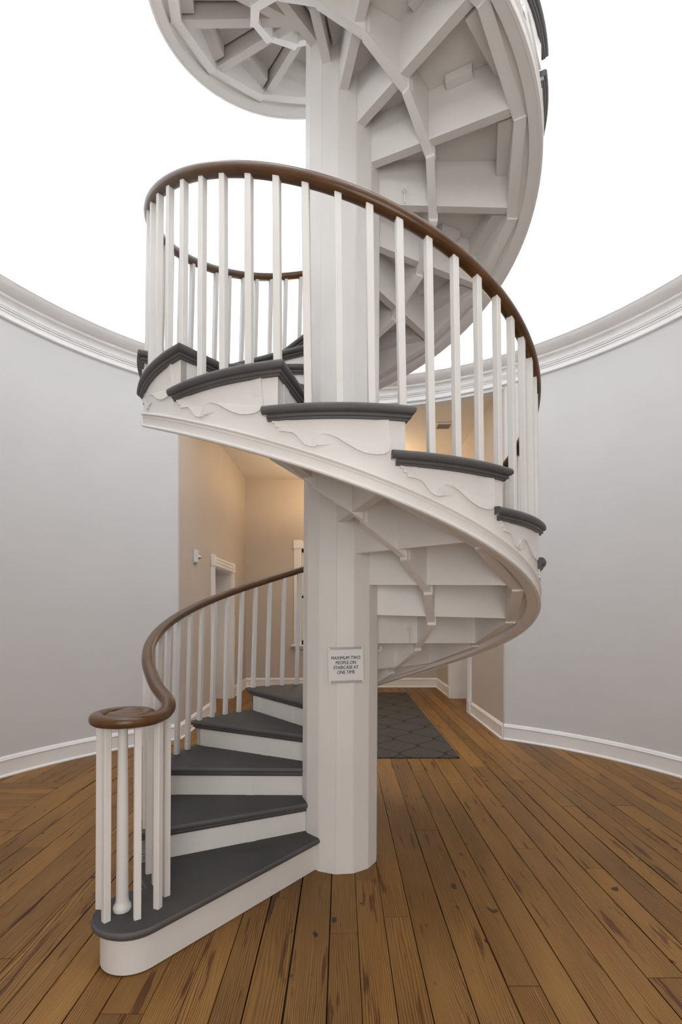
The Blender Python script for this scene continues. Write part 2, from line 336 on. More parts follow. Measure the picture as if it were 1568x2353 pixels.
# ---- hall behind the stair
DY0, DY1, DZ = 4.37, 5.57, 2.16        # door openings in both side walls
RV = .50                                # thickness of the side walls at the doors
for s, nm in ((-1, 'left'), (1, 'right')):
    mb = MB(); xa, xb = (HX, HX+RV) if s > 0 else (-HX-RV, -HX)
    mb.box(xa, xb, HY0, DY0, 0, HZ+.05); mb.box(xa, xb, DY1, HY1+.1, 0, HZ+.05); mb.box(xa, xb, DY0, DY1, DZ, HZ+.05)
    o = obj('wall_'+nm, mb.mesh('wall_'+nm, 'hall')); struct(o, 'beige %s side wall of the hall with a doorway' % nm)
    mb = MB()
    base_line(mb, (s*HX, HY0), (s*HX, DY0-.17), (-s, 0)); base_line(mb, (s*HX, DY1+.17), (s*HX, HY1), (-s, 0))
    o = obj('baseboard_'+nm, mb.mesh('baseboard', 'trim')); struct(o, 'white baseboard along the %s hall wall' % nm, 'baseboard')
    # doorway: casing with corner blocks, jambs, door leaf set back in the reveal
    d = empty('door_%d' % (1 if s < 0 else 2), (s*HX, 0, 0)); struct(d, 'white cased doorway in the %s hall wall' % nm, 'door')
    def fluted(y0, y1, z0, z1, vert):
        mb = MB(); e = -s*.002
        X = lambda t: (min(0, -s*t), max(0, -s*t))
        mb.box(*X(.022), y0, y1, z0, z1)
        nfl = 3
        for i in range(nfl):
            if vert:
                wdt = (y1-y0)/(nfl*1.6); yc = y0+(y1-y0)*(i+.5)/nfl
                mb.box(*X(.032), yc-wdt/2, yc+wdt/2, z0, z1, .005)
            else:
                wdt = (z1-z0)/(nfl*1.6); zc = z0+(z1-z0)*(i+.5)/nfl
                mb.box(*X(.032), y0, y1, zc-wdt/2, zc+wdt/2, .005)
        return mb
    part('casing', fluted(DY0-.15, DY0, .2, DZ, True), 'trim', d); part('casing', fluted(DY1, DY1+.15, .2, DZ, True), 'trim', d)
    part('casing_head', fluted(DY0, DY1, DZ, DZ+.15, False), 'trim', d)
    for yc in (DY0-.075, DY1+.075):
        mb = MB(); mb.box(*((min(0, -s*.04), max(0, -s*.04))), yc-.085, yc+.085, DZ-.005, DZ+.165, .006); part('corner_block', mb, 'trim', d)
        mb = MB(); mb.box(*((min(0, -s*.04), max(0, -s*.04))), yc-.08, yc+.08, 0, .2, .006); part('plinth_block', mb, 'trim', d)
    mb = MB(); X = (0, s*RV) if s > 0 else (s*RV, 0)
    mb.box(*X, DY0-.001, DY0+.018, 0, DZ); part('jamb', mb, 'trim', d)
    mb = MB(); mb.box(*X, DY1-.018, DY1+.001, 0, DZ); part('jamb', mb, 'trim', d)
    mb = MB(); mb.box(*X, DY0, DY1, DZ-.018, DZ+.001); part('jamb_head', mb, 'trim', d)
    mb = MB(); xx = sorted((s*(RV-.10), s*(RV-.055))); mb.box(*xx, DY0+.018, DY1-.018, .005, DZ-.018)
    leaf = part('door_leaf', mb, 'trim', d)
    for (ya, yb, za, zb) in ((DY0+.13, (DY0+DY1)/2-.05, .2, .85), ((DY0+DY1)/2+.05, DY1-.13, .2, .85), (DY0+.13, (DY0+DY1)/2-.05, 1.0, 1.95), ((DY0+DY1)/2+.05, DY1-.13, 1.0, 1.95)):
        mb = MB(); xx = sorted((s*(RV-.108), s*(RV-.098))); mb.box(*xx, ya, yb, za, zb, .004); obj('door_panel', mb.mesh('door_panel', 'trim'), leaf)
    mb = MB(); mb.lathe([(0, 0), (.026, .004), (.03, .02), (.02, .035), (.012, .05)], 12)
    k = obj('door_knob', mb.mesh('door_knob', 'metal', True), leaf, (s*(RV-.15), DY0+.1, 1.0)); k.rotation_euler = (0, s*PI/2, 0)

# back wall of the hall with a window behind the column
WX, WZ0, WZ1 = .785, .84, 2.735
mb = MB(); mb.box(-HX-RV, -WX, HY1, HY1+.3, 0, HZ+.05); mb.box(WX, HX+RV, HY1, HY1+.3, 0, HZ+.05)
mb.box(-WX, WX, HY1, HY1+.3, 0, WZ0); mb.box(-WX, WX, HY1, HY1+.3, WZ1, HZ+.05)
o = obj('wall_back', mb.mesh('wall_back', 'hall')); struct(o, 'beige back wall of the hall')
mb = MB(); base_line(mb, (-HX, HY1), (HX, HY1), (0, -1))
o = obj('baseboard_back', mb.mesh('baseboard', 'trim')); struct(o, 'white baseboard along the back wall of the hall', 'baseboard')
d = empty('window_1', (0, HY1, WZ0)); struct(d, 'tall white cased window in the back wall behind the column', 'window')
d.location = (0, 0, 0)
for s in (-1, 1):
    mb = MB(); xa, xb = sorted((s*WX, s*(WX+.15))); mb.box(xa, xb, HY1-.022, HY1, WZ0, WZ1)
    for i in range(3):
        xc = xa+.15*(i+.5)/3; mb.box(xc-.015, xc+.015, HY1-.032, HY1, WZ0, WZ1, .005)
    part('casing', mb, 'trim', d)
    mb = MB(); xc = s*(WX+.075); mb.box(xc-.085, xc+.085, HY1-.04, HY1, WZ1-.005, WZ1+.165, .006); part('corner_block', mb, 'trim', d)
mb = MB(); mb.box(-WX, WX, HY1-.022, HY1, WZ1, WZ1+.15)
for i in range(3): zc = WZ1+.15*(i+.5)/3; mb.box(-WX, WX, HY1-.032, HY1, zc-.015, zc+.015, .005)
part('casing_head', mb, 'trim', d)
mb = MB(); mb.box(-WX-.2, WX+.2, HY1-.10, HY1+.15, WZ0-.035, WZ0, .008); mb.box(-WX-.17, WX+.17, HY1-.06, HY1, WZ0-.065, WZ0-.035, .006); mb.box(-WX-.15, WX+.15, HY1-.035, HY1, WZ0-.09, WZ0-.06, .004); part('sill', mb, 'trim', d)
mb = MB(); yy = (HY1+.12, HY1+.16)
for xa, xb in ((-WX, -WX+.06), (WX-.06, WX), (-.02, .02)): mb.box(xa, xb, *yy, WZ0, WZ1)
for za, zb in ((WZ0, WZ0+.08), (WZ1-.06, WZ1), ((WZ0+WZ1)/2-.025, (WZ0+WZ1)/2+.025)): mb.box(-WX, WX, *yy, za, zb)
part('sash', mb, 'trim', d)
for xa, xb in ((-WX+.06, -.02), (.02, WX-.06)):
    for za, zb in ((WZ0+.08, (WZ0+WZ1)/2-.025), ((WZ0+WZ1)/2+.025, WZ1-.06)):
        mb = MB(); mb.box(xa, xb, HY1+.138, HY1+.142, za, zb); part('pane', mb, 'glass', d)
# hall ceiling, and the entry passage behind the camera
def arc_y(x, s): return WY+s*math.sqrt((RW+.03)**2-x*x)
xa_ = [-1.95+3.9*i/24 for i in range(25)]
mb = MB(); mb.prism([(x, arc_y(x, 1)) for x in xa_]+[(HX+RV, 2.95), (HX+RV, HY1+.3), (-HX-RV, HY1+.3), (-HX-RV, 2.95)], HZ, HZ+.12)
o = obj('ceiling_hall', mb.mesh('ceiling_hall', 'hallceil')); struct(o, 'warm lit ceiling of the hall', 'ceiling')
FY = WY-math.sqrt(RW**2-1.89**2)
mb = MB(); mb.box(-HX-.2, -HX, -5.2, FY, 0, HZ+.05); mb.box(HX, HX+.2, -5.2, FY, 0, HZ+.05); mb.box(-HX-.2, -1.3, -5.4, -5.2, 0, HZ+.05); mb.box(1.3, HX+.2, -5.4, -5.2, 0, HZ+.05); mb.box(-1.3, 1.3, -5.4, -5.2, 3.3, HZ+.05)
o = obj('wall_entry', mb.mesh('wall_entry', 'hall')); struct(o, 'beige walls of the entry passage behind the viewer')
d = empty('door_3'); struct(d, 'added unseen glazed entry door with white frame behind the viewer', 'door')  # out of view, added to carry the entry fill light
mb = MB()
for xa, xb in ((-1.3, -1.2), (-.05, .05), (1.2, 1.3)): mb.box(xa, xb, -5.35, -5.25, 0, 3.3)
for za, zb in ((0, .2), (2.2, 2.3), (3.2, 3.3)): mb.box(-1.3, 1.3, -5.35, -5.25, za, zb)
part('door_frame', mb, 'trim', d)
for xa, xb in ((-1.2, -.05), (.05, 1.2)):
    for za, zb in ((.2, 2.2), (2.3, 3.2)):
        mb = MB(); mb.box(xa, xb, -5.305, -5.295, za, zb); part('pane', mb, 'glass', d)
mb = MB(); mb.prism([(x, arc_y(x, -1)) for x in xa_]+[(HX+.2, -5.4), (-HX-.2, -5.4)], HZ, HZ+.12)
o = obj('ceiling_entry', mb.mesh('ceiling_entry', 'hallceil')); struct(o, 'ceiling of the entry passage behind the viewer', 'ceiling')

# ---- floor: sub floor and single boards
mb = MB(); mb.lathe([(0.0, -.06), (RW+.1, -.06), (RW+.1, -.024), (0.0, -.024)], 64, (0, WY), closed=True)
mb.box(-HX-RV, HX+RV, HY0-.4, HY1+.2, -.06, -.024); mb.box(-HX-.1, HX+.1, -5.3, FY+.3, -.06, -.024)
floor = obj('floor', mb.mesh('floor', 'dark')); struct(floor, 'old brown heart pine plank floor', 'floor')
bm = bmesh.new(); bmesh.ops.create_cube(bm, size=1)
pl_mesh = bpy.data.meshes.new('floor_plank'); bm.to_mesh(pl_mesh); bm.free(); pl_mesh.materials.append(M['plank'])
def plank(x0, x1, y0, y1, along_y=True):
    g = .003+random.random()**2*.006
    o = obj('floor_plank', pl_mesh, floor); h = .022
    dz = random.uniform(-.0012, 0)
    o.location = ((x0+x1)/2, (y0+y1)/2, -h/2+dz)
    if along_y: o.scale = (x1-x0-g, y1-y0-g*.6, h)
    else:
        o.rotation_euler = (0, 0, PI/2); o.scale = (y1-y0-g, x1-x0-g*.6, h)
    o['size'] = (o.scale[0], o.scale[1], 1.0)
def span_at(x):
    """y range of the floor at x"""
    if abs(x) < 1.89: return (-4.2, HY1+.01)
    t = RW**2-min(abs(x)-.0, RW)**2
    q = math.sqrt(max(0, t))
    return (WY-q-.03, WY+q+.03)
xs = [.207]; rr = random.Random(3)
while xs[-1] < 3.36: xs.append(xs[-1]+rr.choice((.118, .13, .138, .15, .162)))
left = [.207]
while left[-1] > -3.36: left.append(left[-1]-rr.choice((.118, .13, .138, .15, .162)))
# keep the patch boundaries on board joints
def snap(lst, v):
    i = min(range(len(lst)), key=lambda i: abs(lst[i]-v)); lst[i] = v
snap(left, -2.40); snap(xs, 2.78)
xs = sorted(set(left+xs))
for x0, x1 in zip(xs, xs[1:]):
    xm = x0 if abs(x0) < abs(x1) else x1
    if abs(xm) >= RW: continue
    if abs(x0) < HX < abs(x1) or abs(x1) < HX < abs(x0):
        y0, y1 = -4.2, HY1
    else: y0, y1 = span_at(xm)
    if y1-y0 < .05: continue
    patch = (x1 <= -2.399) or (x0 >= 2.779)
    if patch: y0 = max(y0, 1.30)
    if y1 <= y0: continue
    y = y0; first = True
    while y < y1-.02:
        ln = rr.uniform(1.0, 4.6) if first else rr.uniform(2.4, 4.6)
        ye = y+ln
        if y1-ye < .7: ye = y1
        plank(x0, x1, y, ye); y = ye; first = False
for s_ in (-1, 1):
    for i in range(4): plank(*sorted((s_*(HX+.002+i*.125), s_*(HX+.002+(i+1)*.125))), DY0, DY1)
yb = 1.30
while yb > -2.6:
    wd = rr.choice((.11, .125, .135, .15))
    for s, xb in ((-1, 2.40), (1, 2.78)):
        t = RW**2-(max(abs(yb-WY), abs(yb-wd-WY)) if False else min(abs(yb-WY), abs(yb-wd-WY)))**2
        xe = math.sqrt(max(0, t))+.03
        if xe > xb+.05:
            plank(*sorted((s*xb, s*xe)), yb-wd, yb, False)
    yb -= wd

# ================================================================== SPIRAL STAIRCASE
NST, H = 46, .175; DEL = rad(25.714); TH1 = rad(231.4)   # steps, rise, turn of one step, bearing of the first riser
RS, RC = 1.128, .2300
def zt(k): return k*H+.015
def th(k): return TH1-(k-1)*DEL
def k_at(a): return 1+(TH1-a)/DEL                          # running step number at an unwrapped bearing
stair = empty('spiral_staircase'); stair.location = (-.0095, 0, 0); stair.rotation_euler = (0, .0048, 0); tag(stair, 'white spiral staircase with grey treads and brown handrail around a central column', 'staircase')

# central column of fourteen faces
mb = MB()
pts = []
for i in range(14):
    a = rad(-70.5)+i*2*PI/14
    pts.append((RC*math.cos(a), RC*math.sin(a)))
mb.prism([(x*.90, y*.90) for x, y in pts], .004, ZTOP+1.58)
column = obj('column', mb.mesh('column', 'white'), stair)
sv = PI/14; ra = RC*math.cos(sv); hw = RC*math.sin(sv)-.0006      # one stave per face, fine seams between them
mb = MB(); ri = RC*.86
st_poly = [(ra, -hw+.0022), (ra, hw-.0022), (ra-.0020, hw), (ri*math.cos(sv), ri*math.sin(sv)-.0006), (ri*math.cos(sv), -ri*math.sin(sv)+.0006), (ra-.0020, -hw)]
mb.prism(st_poly, 0.0, ZTOP+1.6); stave_me = mb.mesh('stave', 'white')
for i in range(14): obj('stave', stave_me, column, None, rad(-70.5)+(i+.5)*2*PI/14)

R_IN = .19
# --- base path of a regular step in its own frame: riser face on +x, climbing towards negative bearings
NARC = 12
def outline(off, ext=rad(2.9), ext_step=True):
    p = [(R_IN, off), (math.sqrt((RS+off)**2-off**2), off)]
    a0 = math.asin(off/(RS+off)); a1 = -DEL-ext
    for i in range(1, NARC+1):
        a = a0+(a1-a0)*i/NARC; p.append(((RS+off)*math.cos(a), (RS+off)*math.sin(a)))
    return p
def slab_from_outlines(layers, inner, mats, bottom_white=True):
    """layers: [(outline points, z)] from top to bottom; inner: points closing the polygon"""
    n = len(layers[0][0]); v = []; f = []; mi = []
    ni = len(inner); N_ = n+ni
    for pts_, z in layers:
        v += [(x, y, z) for x, y in pts_]+[(x, y, z) for x, y in inner]
    f.append(tuple(range(N_))); mi.append(0)
    for l in range(len(layers)-1):
        for j in range(N_):
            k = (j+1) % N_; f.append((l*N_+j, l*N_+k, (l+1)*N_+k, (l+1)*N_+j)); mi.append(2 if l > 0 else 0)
    L_ = len(layers)-1
    f.append(tuple(range(L_*N_, (L_+1)*N_))); mi.append(1 if bottom_white else 0)
    return v, f, mi
NOSE = [(.020, 0), (.028, -.002), (.0335, -.008), (.035, -.016), (.0335, -.024), (.028, -.031), (.0185, -.0342)]
ai = -DEL
inner = [(RS*math.cos(ai-rad(2.9)), RS*math.sin(ai-rad(2.9))), (RS*math.cos(ai-rad(.6)), RS*math.sin(ai-rad(.6))), (R_IN*math.cos(ai-.05), R_IN*math.sin(ai-.05))]
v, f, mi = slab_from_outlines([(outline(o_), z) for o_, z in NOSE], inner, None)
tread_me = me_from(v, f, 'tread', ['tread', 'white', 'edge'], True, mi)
COVE = [(0, -.034), (.019, -.034), (.021, -.040), (.019, -.046), (.012, -.049), (.010, -.056), (0, -.056)]
def cove_mesh(fn):
    rings = list(zip(*[[(x, y, z) for x, y in fn(o_)] for o_, z in COVE]))
    return MB().sweep([list(r) for r in rings])
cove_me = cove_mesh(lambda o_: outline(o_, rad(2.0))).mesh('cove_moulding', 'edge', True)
mb = MB(); mb.box(R_IN, RS, -.022, 0, -H, -.034); riser_me = mb.mesh('riser', 'white')
# joist behind each riser, a little deeper at its outer end
JO = 1.03
mb = MB(); mb.add([(x, y, z) for x, zb in ((R_IN, -.296), (JO, -.314)) for y in (-.072, -.0225) for z in (zb, -.0345)],
                  [(0, 1, 3, 2), (4, 6, 7, 5), (0, 4, 5, 1), (2, 3, 7, 6), (0, 2, 6, 4), (1, 5, 7, 3)]); joist_me = mb.mesh('joist', 'white')
def chord(r0, r1, zb0, zb1, ztop, trim0=.0, trim1=.0):
    """upright board from bearing 0 to -DEL between radii r0 and r1 (at the ends)"""
    u = Vector((math.cos(-DEL), math.sin(-DEL)))
    a0, a1 = Vector((r0, -trim0)), Vector((r1, -trim0))
    n = Vector((-math.sin(-DEL), math.cos(-DEL)))
    b0, b1 = u*r0+n*trim1, u*r1+n*trim1
    mb = MB()
    mb.add([(*a0, zb0), (*a1, zb0), (*b1, zb1), (*b0, zb1), (*a0, ztop), (*a1, ztop), (*b1, ztop), (*b0, ztop)],
           [(0, 1, 2, 3), (4, 5, 6, 7), (0, 1, 5, 4), (1, 2, 6, 5), (2, 3, 7, 6), (3, 0, 4, 7)]); return mb
mid_me = chord(.527, .577, -.357, -.357+H, -.0355, -.004, -.022).mesh('carriage_board', 'white')
out_me = chord(1.0, 1.062, -.343, -.343+H, -.0355, -.004, -.022).mesh('outer_carriage', 'white')
cleat_me = chord(.915, .999, -.125, -.125, -.0355, .073, .001).mesh('tread_cleat', 'white')
mb = MB(); mb.prism([(.66, -.073), (.80, -.073), (.80, -.118), (.66, -.118)], -.08, -.0355); block_me = mb.mesh('glue_block', 'white')
bm = bmesh.new(); bmesh.ops.create_icosphere(bm, subdivisions=1, radius=.011)
for q in bm.verts: q.co.z *= .5
bolt_me = bpy.data.meshes.new('bolt'); bm.to_mesh(bolt_me); bm.free(); bolt_me.materials.append(M['white'])

# --- scroll bracket under each tread end, outline read from the photograph off the front step
def pix_on_cyl(px, py, R):
    dx, dz = (px-CX)/F, (YH-py)/F                         # ray (dx, 1, dz) from the camera
    a = dx*dx+1; b_ = -CAMD; c = CAMD**2-R*R
    t = (-b_-math.sqrt(b_*b_-a*c))/a
    return math.atan2(-CAMD+t, dx*t), CAMH+dz*t
BR = [(625, 966), (625, 974), (632, 974), (632, 983), (641, 983), (641, 992), (657, 992.5), (672, 995), (682, 1002), (690, 1012), (700, 1022), (712, 1026.5), (724, 1027), (731, 1022),
      (724, 1014), (723, 1005), (730, 998.5), (742, 996.5), (757, 998.5), (775, 1006), (797, 1020), (818, 1032), (840, 1041), (862, 1044.5), (880, 1044), (890, 1040), (896, 1031), (898, 1020), (898, 1010), (895, 1000), (894, 985), (893, 969)]
def bracket_mesh():
    P = []
    for px, py in BR:
        a, z = pix_on_cyl(px, py, RS+.004); P.append((a-(th(13)+2*PI*0), z-zt(13)))
    P = [((a+PI) % (2*PI)-PI, z) for a, z in P]
    # closed top edge along the moulding, sampled so that it follows the curve
    aL_, aR_ = P[0][0], P[-1][0]
    rings = []
    n = 40
    # column-wise strip: for each bearing the lowest outline height
    def low(a):
        best = None
        for (a0, z0), (a1, z1) in zip(P, P[1:]):
            if min(a0, a1)-1e-9 <= a <= max(a0, a1)+1e-9 and abs(a1-a0) > 1e-7:
                z = z0+(z1-z0)*(a-a0)/(a1-a0); best = z if best is None else min(best, z)
        return best
    mb = MB(); bm = bmesh.new()
    d = .0085
    vs_o = [bm.verts.new(((RS+d)*math.cos(a), (RS+d)*math.sin(a), z)) for a, z in P]
    top = [(aR_+(aL_-aR_)*i/12, -.052) for i in range(0, 13)]
    vs_t = [bm.verts.new(((RS+d)*math.cos(a), (RS+d)*math.sin(a), z)) for a, z in top]
    loop = vs_o+vs_t
    fc = bm.faces.new(loop)
    r = bmesh.ops.triangulate(bm, faces=[fc], ngon_method='EAR_CLIP')
    bm.verts.index_update()
    vv = [x.co.copy() for x in bm.verts]; ff = [[q.index for q in t.verts] for t in bm.faces]
    n0 = len(vv); idx = [x.index for x in loop]; bm.free()
    s_ = (RS-.004)/(RS+d)
    back = [Vector((q.x*s_, q.y*s_, q.z)) for q in vv]
    mb.add(vv+back, ff+[[a, b_, b_+n0, a+n0] for a, b_ in zip(idx, idx[1:]+idx[:1])])
    return mb.mesh('scroll_bracket', 'white')
bracket_me = bracket_mesh()

# --- treads, risers, joists, carriages
for k in range(2, NST+1):
    loc, rz = (0, 0, zt(k)), th(k)
    t = obj('tread', tread_me, stair, loc, rz); obj('cove_moulding', cove_me, t)
    if k > 2 or True: obj('scroll_bracket', bracket_me, t)
    obj('riser', riser_me, stair, loc, rz)
    j = obj('joist', joist_me, stair, loc, rz)
    if k < NST:
        obj('carriage_board', mid_me, stair, loc, rz) if k > 1 else None
        if k > 2: obj('outer_carriage', out_me, stair, loc, rz)
        obj('tread_cleat', cleat_me, stair, loc, rz)
    if k in (25, 23, 22, 26, 31, 37): obj('glue_block', block_me, j)
    if k > 5: obj('bolt', bolt_me, j, (.985, -.047, -.3125))

# --- first step with its round curtail end
RB = .138
u1 = Vector((math.cos(TH1), math.sin(TH1))); n1 = Vector((math.sin(TH1), -math.cos(TH1)))
C0 = u1*1.25+n1*RB
def first_outline(off, close=True):
    nose = -n1*off
    p = [u1*R_IN+nose]
    tl = C0.dot(u1)
    d1 = C0.dot(n1)                                       # distance of the circle's centre from the riser line
    for i in range(1, 8): p.append(u1*(R_IN+(tl-R_IN)*i/7)+nose-(n1*(RB-d1))*(i/7 if i == 7 else 0))
    R = RB+off
    a0 = math.atan2(-n1.y, -n1.x)
    dc = C0.length; aC = math.atan2(C0.y, C0.x)
    Ro = RS+off
    if R+Ro > dc+1e-4:
        cosb = (R*R+dc*dc-Ro*Ro)/(2*R*dc); be = math.acos(max(-1, min(1, cosb)))
        a1 = aC+PI+be
        cosg = (Ro*Ro+dc*dc-R*R)/(2*Ro*dc); ga = math.acos(max(-1, min(1, cosg)))
        as_ = aC-ga
    else: a1 = aC+PI; as_ = aC
    while a1 > a0: a1 -= 2*PI
    if a0-a1 < PI/2: a1 -= 2*PI
    for i in range(1, 31): a = a0+(a1-a0)*i/30; p.append(C0+Vector((math.cos(a), math.sin(a)))*R)
    ae = th(2)-rad(2.9)
    while as_ < ae: as_ += 2*PI
    for i in range(0, 11): a = as_+(ae-as_)*i/10; p.append(Vector((math.cos(a), math.sin(a)))*Ro)
    return [(q.x, q.y) for q in p]
a2 = th(2)
inner1 = [(RS*math.cos(a2-rad(2.9)), RS*math.sin(a2-rad(2.9))), (RS*math.cos(a2-rad(.6)), RS*math.sin(a2-rad(.6))), (R_IN*math.cos(a2-.05), R_IN*math.sin(a2-.05))]
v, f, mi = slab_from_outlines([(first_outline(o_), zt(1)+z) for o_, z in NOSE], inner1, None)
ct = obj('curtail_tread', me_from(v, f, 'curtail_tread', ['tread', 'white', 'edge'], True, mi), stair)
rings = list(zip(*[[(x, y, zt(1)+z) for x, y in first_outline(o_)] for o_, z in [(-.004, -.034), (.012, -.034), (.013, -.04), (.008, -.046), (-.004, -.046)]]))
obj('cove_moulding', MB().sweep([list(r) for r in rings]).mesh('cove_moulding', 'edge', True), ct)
ring0 = first_outline(0); ring1 = first_outline(-.02)
rings = [[(*a, 0), (*a, zt(1)-.034), (*b_, zt(1)-.034), (*b_, 0)] for a, b_ in zip(ring0, ring1)]
obj('curtail_riser', MB().sweep(rings).mesh('curtail_riser', 'white', True), stair)

# --- face string: the curved board that carries the tread ends, stepped on top
SB = -.382
def string_z(a): return max(0.0, (k_at(a))*H+.015+SB)
mb = MB(); NS = 8
for k in range(2, NST):
    for i in range(NS):
        aa = [th(k)-DEL*q/NS for q in (i, i+1)]
        rr_ = []
        for a in aa:
            zb, ztp = string_z(a), zt(k)-.036
            prof = [(0, zb), (0, ztp), (.03, ztp), (.03, zb+.075), (.115, zb+.075), (.115, zb+.052), (.062, zb+.046), (.060, zb+.012), (.03, zb+.002)]
            rr_.append([((RS-d_)*math.cos(a), (RS-d_)*math.sin(a), z_) for d_, z_ in prof])
        n = 9
        mb.add(rr_[0]+rr_[1], [(j, (j+1) % n, n+(j+1) % n, n+j) for j in range(n)]+([tuple(range(n))] if i == 0 else [])+([tuple(range(n, 2*n))] if i == NS-1 else []))
me = mb.mesh('face_string', 'white', True)
bm = bmesh.new(); bm.from_mesh(me); bmesh.ops.remove_doubles(bm, verts=bm.verts, dist=.0004)
bm.to_mesh(me); bm.free(); me.polygons.foreach_set('use_smooth', [True]*len(me.polygons)); me.set_sharp_from_angle(angle=rad(30))
string = obj('face_string', me, stair)
SM = [(-.006, .074), (.004, .074), (.011, .070), (.013, .064), (.010, .059), (.005, .056), (.007, .050), (.004, .046), (.003, .044), (.003, .014), (.009, .011), (.011, .005), (.008, -.001), (-.006, -.003)]
rings = []
ks = 2.20
while ks <= NST: 
    a = TH1-(ks-1)*DEL; zb = string_z(a)
    rings.append([((RS+d)*math.cos(a), (RS+d)*math.sin(a), zb+z) for d, z in SM]); ks += .125
obj('string_moulding', MB().sweep(rings).mesh('string_moulding', 'white', True), string)

# --- handrail with its scroll
RR = 1.102
def rail_z(a):
    k = k_at(a); off = .765+.013*max(0, 8-k)
    z = k*H+.015+off
    return z
def cr(P, n=10):
    out = []
    for i in range(1, len(P)-2):
        p0, p1, p2, p3 = [Vector(q) for q in P[i-1:i+3]]
        for j in range(n):
            t = j/n
            out.append(.5*((2*p1)+(p2-p0)*t+(2*p0-5*p1+4*p2-p3)*t*t+(3*p1-p0-3*p2+p3)*t**3))
    return out
VZ = 1.028
def hx(deg, z): a = rad(deg); return (RR*math.cos(a), RR*math.sin(a), z)
# the scroll winds from its eye outwards, then swings into the climbing rail
SC = Vector((-.928, -.890))
cut = []
for i in range(0, 40):
    adeg = 150+i*22.0                    # ends near -12 deg (east of the eye), after passing west and south
    if adeg > 700: break
    t = (adeg-150)/(700-150)
    r = .042+.096*t**.8
    cut.append((SC.x+r*math.cos(rad(adeg)), SC.y+r*math.sin(rad(adeg)), VZ-.003*(1-t)))
tail = [(-.775, -.850, 1.038), (-.786, -.778, 1.070), hx(217.5, 1.118), hx(211, 1.172), hx(204, 1.219), hx(196, 1.269)]
ctrl = cut+tail
a = 189.0
while rad(a) > th(NST):
    zz = rail_z(rad(a)); 
    if a > 170: zz += 0.0
    ctrl.append(hx(a, zz)); a -= 6.0
path = cr([ctrl[0]]+ctrl+[ctrl[-1]], 4)
RP = []                                   # rail section: (sideways, up)
for i in range(18):
    q = 2*PI*i/18; cx_, sy_ = math.cos(q), math.sin(q)
    x = .031*math.copysign(abs(cx_)**.85, cx_); y = .0255*math.copysign(abs(sy_)**.85, sy_)
    RP.append((x, y))
rings = []
for i, p in enumerate(path):
    t = (path[min(i+1, len(path)-1)]-path[max(i-1, 0)]).normalized()
    s_ = t.cross(Vector((0, 0, 1))).normalized(); up = s_.cross(t)
    sc = 1 if i > 8 else .55+.45*i/8
    rings.append([p+s_*x*sc+up*y*sc for x, y in RP])
rail = obj('handrail', MB().sweep(rings).mesh('handrail', 'rail', True), stair)
# eye of the scroll
mb = MB(); mb.lathe([(0, VZ+.024), (.05, VZ+.022), (.075, VZ+.014), (.085, VZ), (.075, VZ-.014), (.05, VZ-.024), (0, VZ-.026)], 20, (SC.x, SC.y))
obj('scroll_eye', mb.mesh('scroll_eye', 'rail', True), rail)

# --- balusters: square, set to the curve, four to a tread
BW = .0145
def rail_under(x, y):
    best = None
    for p in path[:160]:
        d = (p.x-x)**2+(p.y-y)**2
        if best is None or d < best[0]: best = (d, p.z)
    return best[1]
def bal_mesh(ln, slope=0):
    """slope: height gained by the rail per metre along the local y axis"""
    mb = MB(); b_ = .0025
    zs = [0, ln]
    oct_ = [(BW, BW-b_), (BW-b_, BW), (-BW+b_, BW), (-BW, BW-b_), (-BW, -BW+b_), (-BW+b_, -BW), (BW-b_, -BW), (BW, -BW+b_)]
    mb.prism(oct_, 0, ln); return mb.mesh('baluster', 'white')
A_OFF = [rad(.35+6.407*j) for j in range(4)]; RBAL = RS-.016; br = random.Random(11)
cache = {}
for k in range(1, NST):
    for j in range(4):
        if k == 1 and j == 0: continue
        a = th(k)-A_OFF[j]; x, y = RBAL*math.cos(a), RBAL*math.sin(a)
        top = rail_under(x, y) if k <= 2 else rail_z(a-rad(.6))
        ln = top-.012-zt(k)
        key = round(ln, 3)
        if key not in cache: cache[key] = bal_mesh(ln)
        b_o = obj('baluster', cache[key], stair, (x, y, zt(k)-.001), a)
        if k > 2: b_o.rotation_euler = (.017+br.uniform(-.004, .004), -.012+br.uniform(-.003, .003), a)
for (x, y, a) in ((-1.045, -.880, 170), (-.975, -.975, 230), (-.853, -.955, 300), (-.794, -.878, 340)):
    obj('baluster', bal_mesh(VZ-.012-zt(1)), stair, (x, y, zt(1)-.001), rad(a))
mb = MB(); z0 = zt(1)
mb.lathe([(0, z0-.001), (.036, z0-.001), (.038, z0+.010), (.036, z0+.020), (.029, z0+.030), (.0265, z0+.042), (.0255, z0+.06), (.0235, z0+.45), (.019, VZ-.01), (0, VZ-.01)], 20, (-.943, -.893))
obj('newel_post', mb.mesh('newel_post', 'white', True), stair)

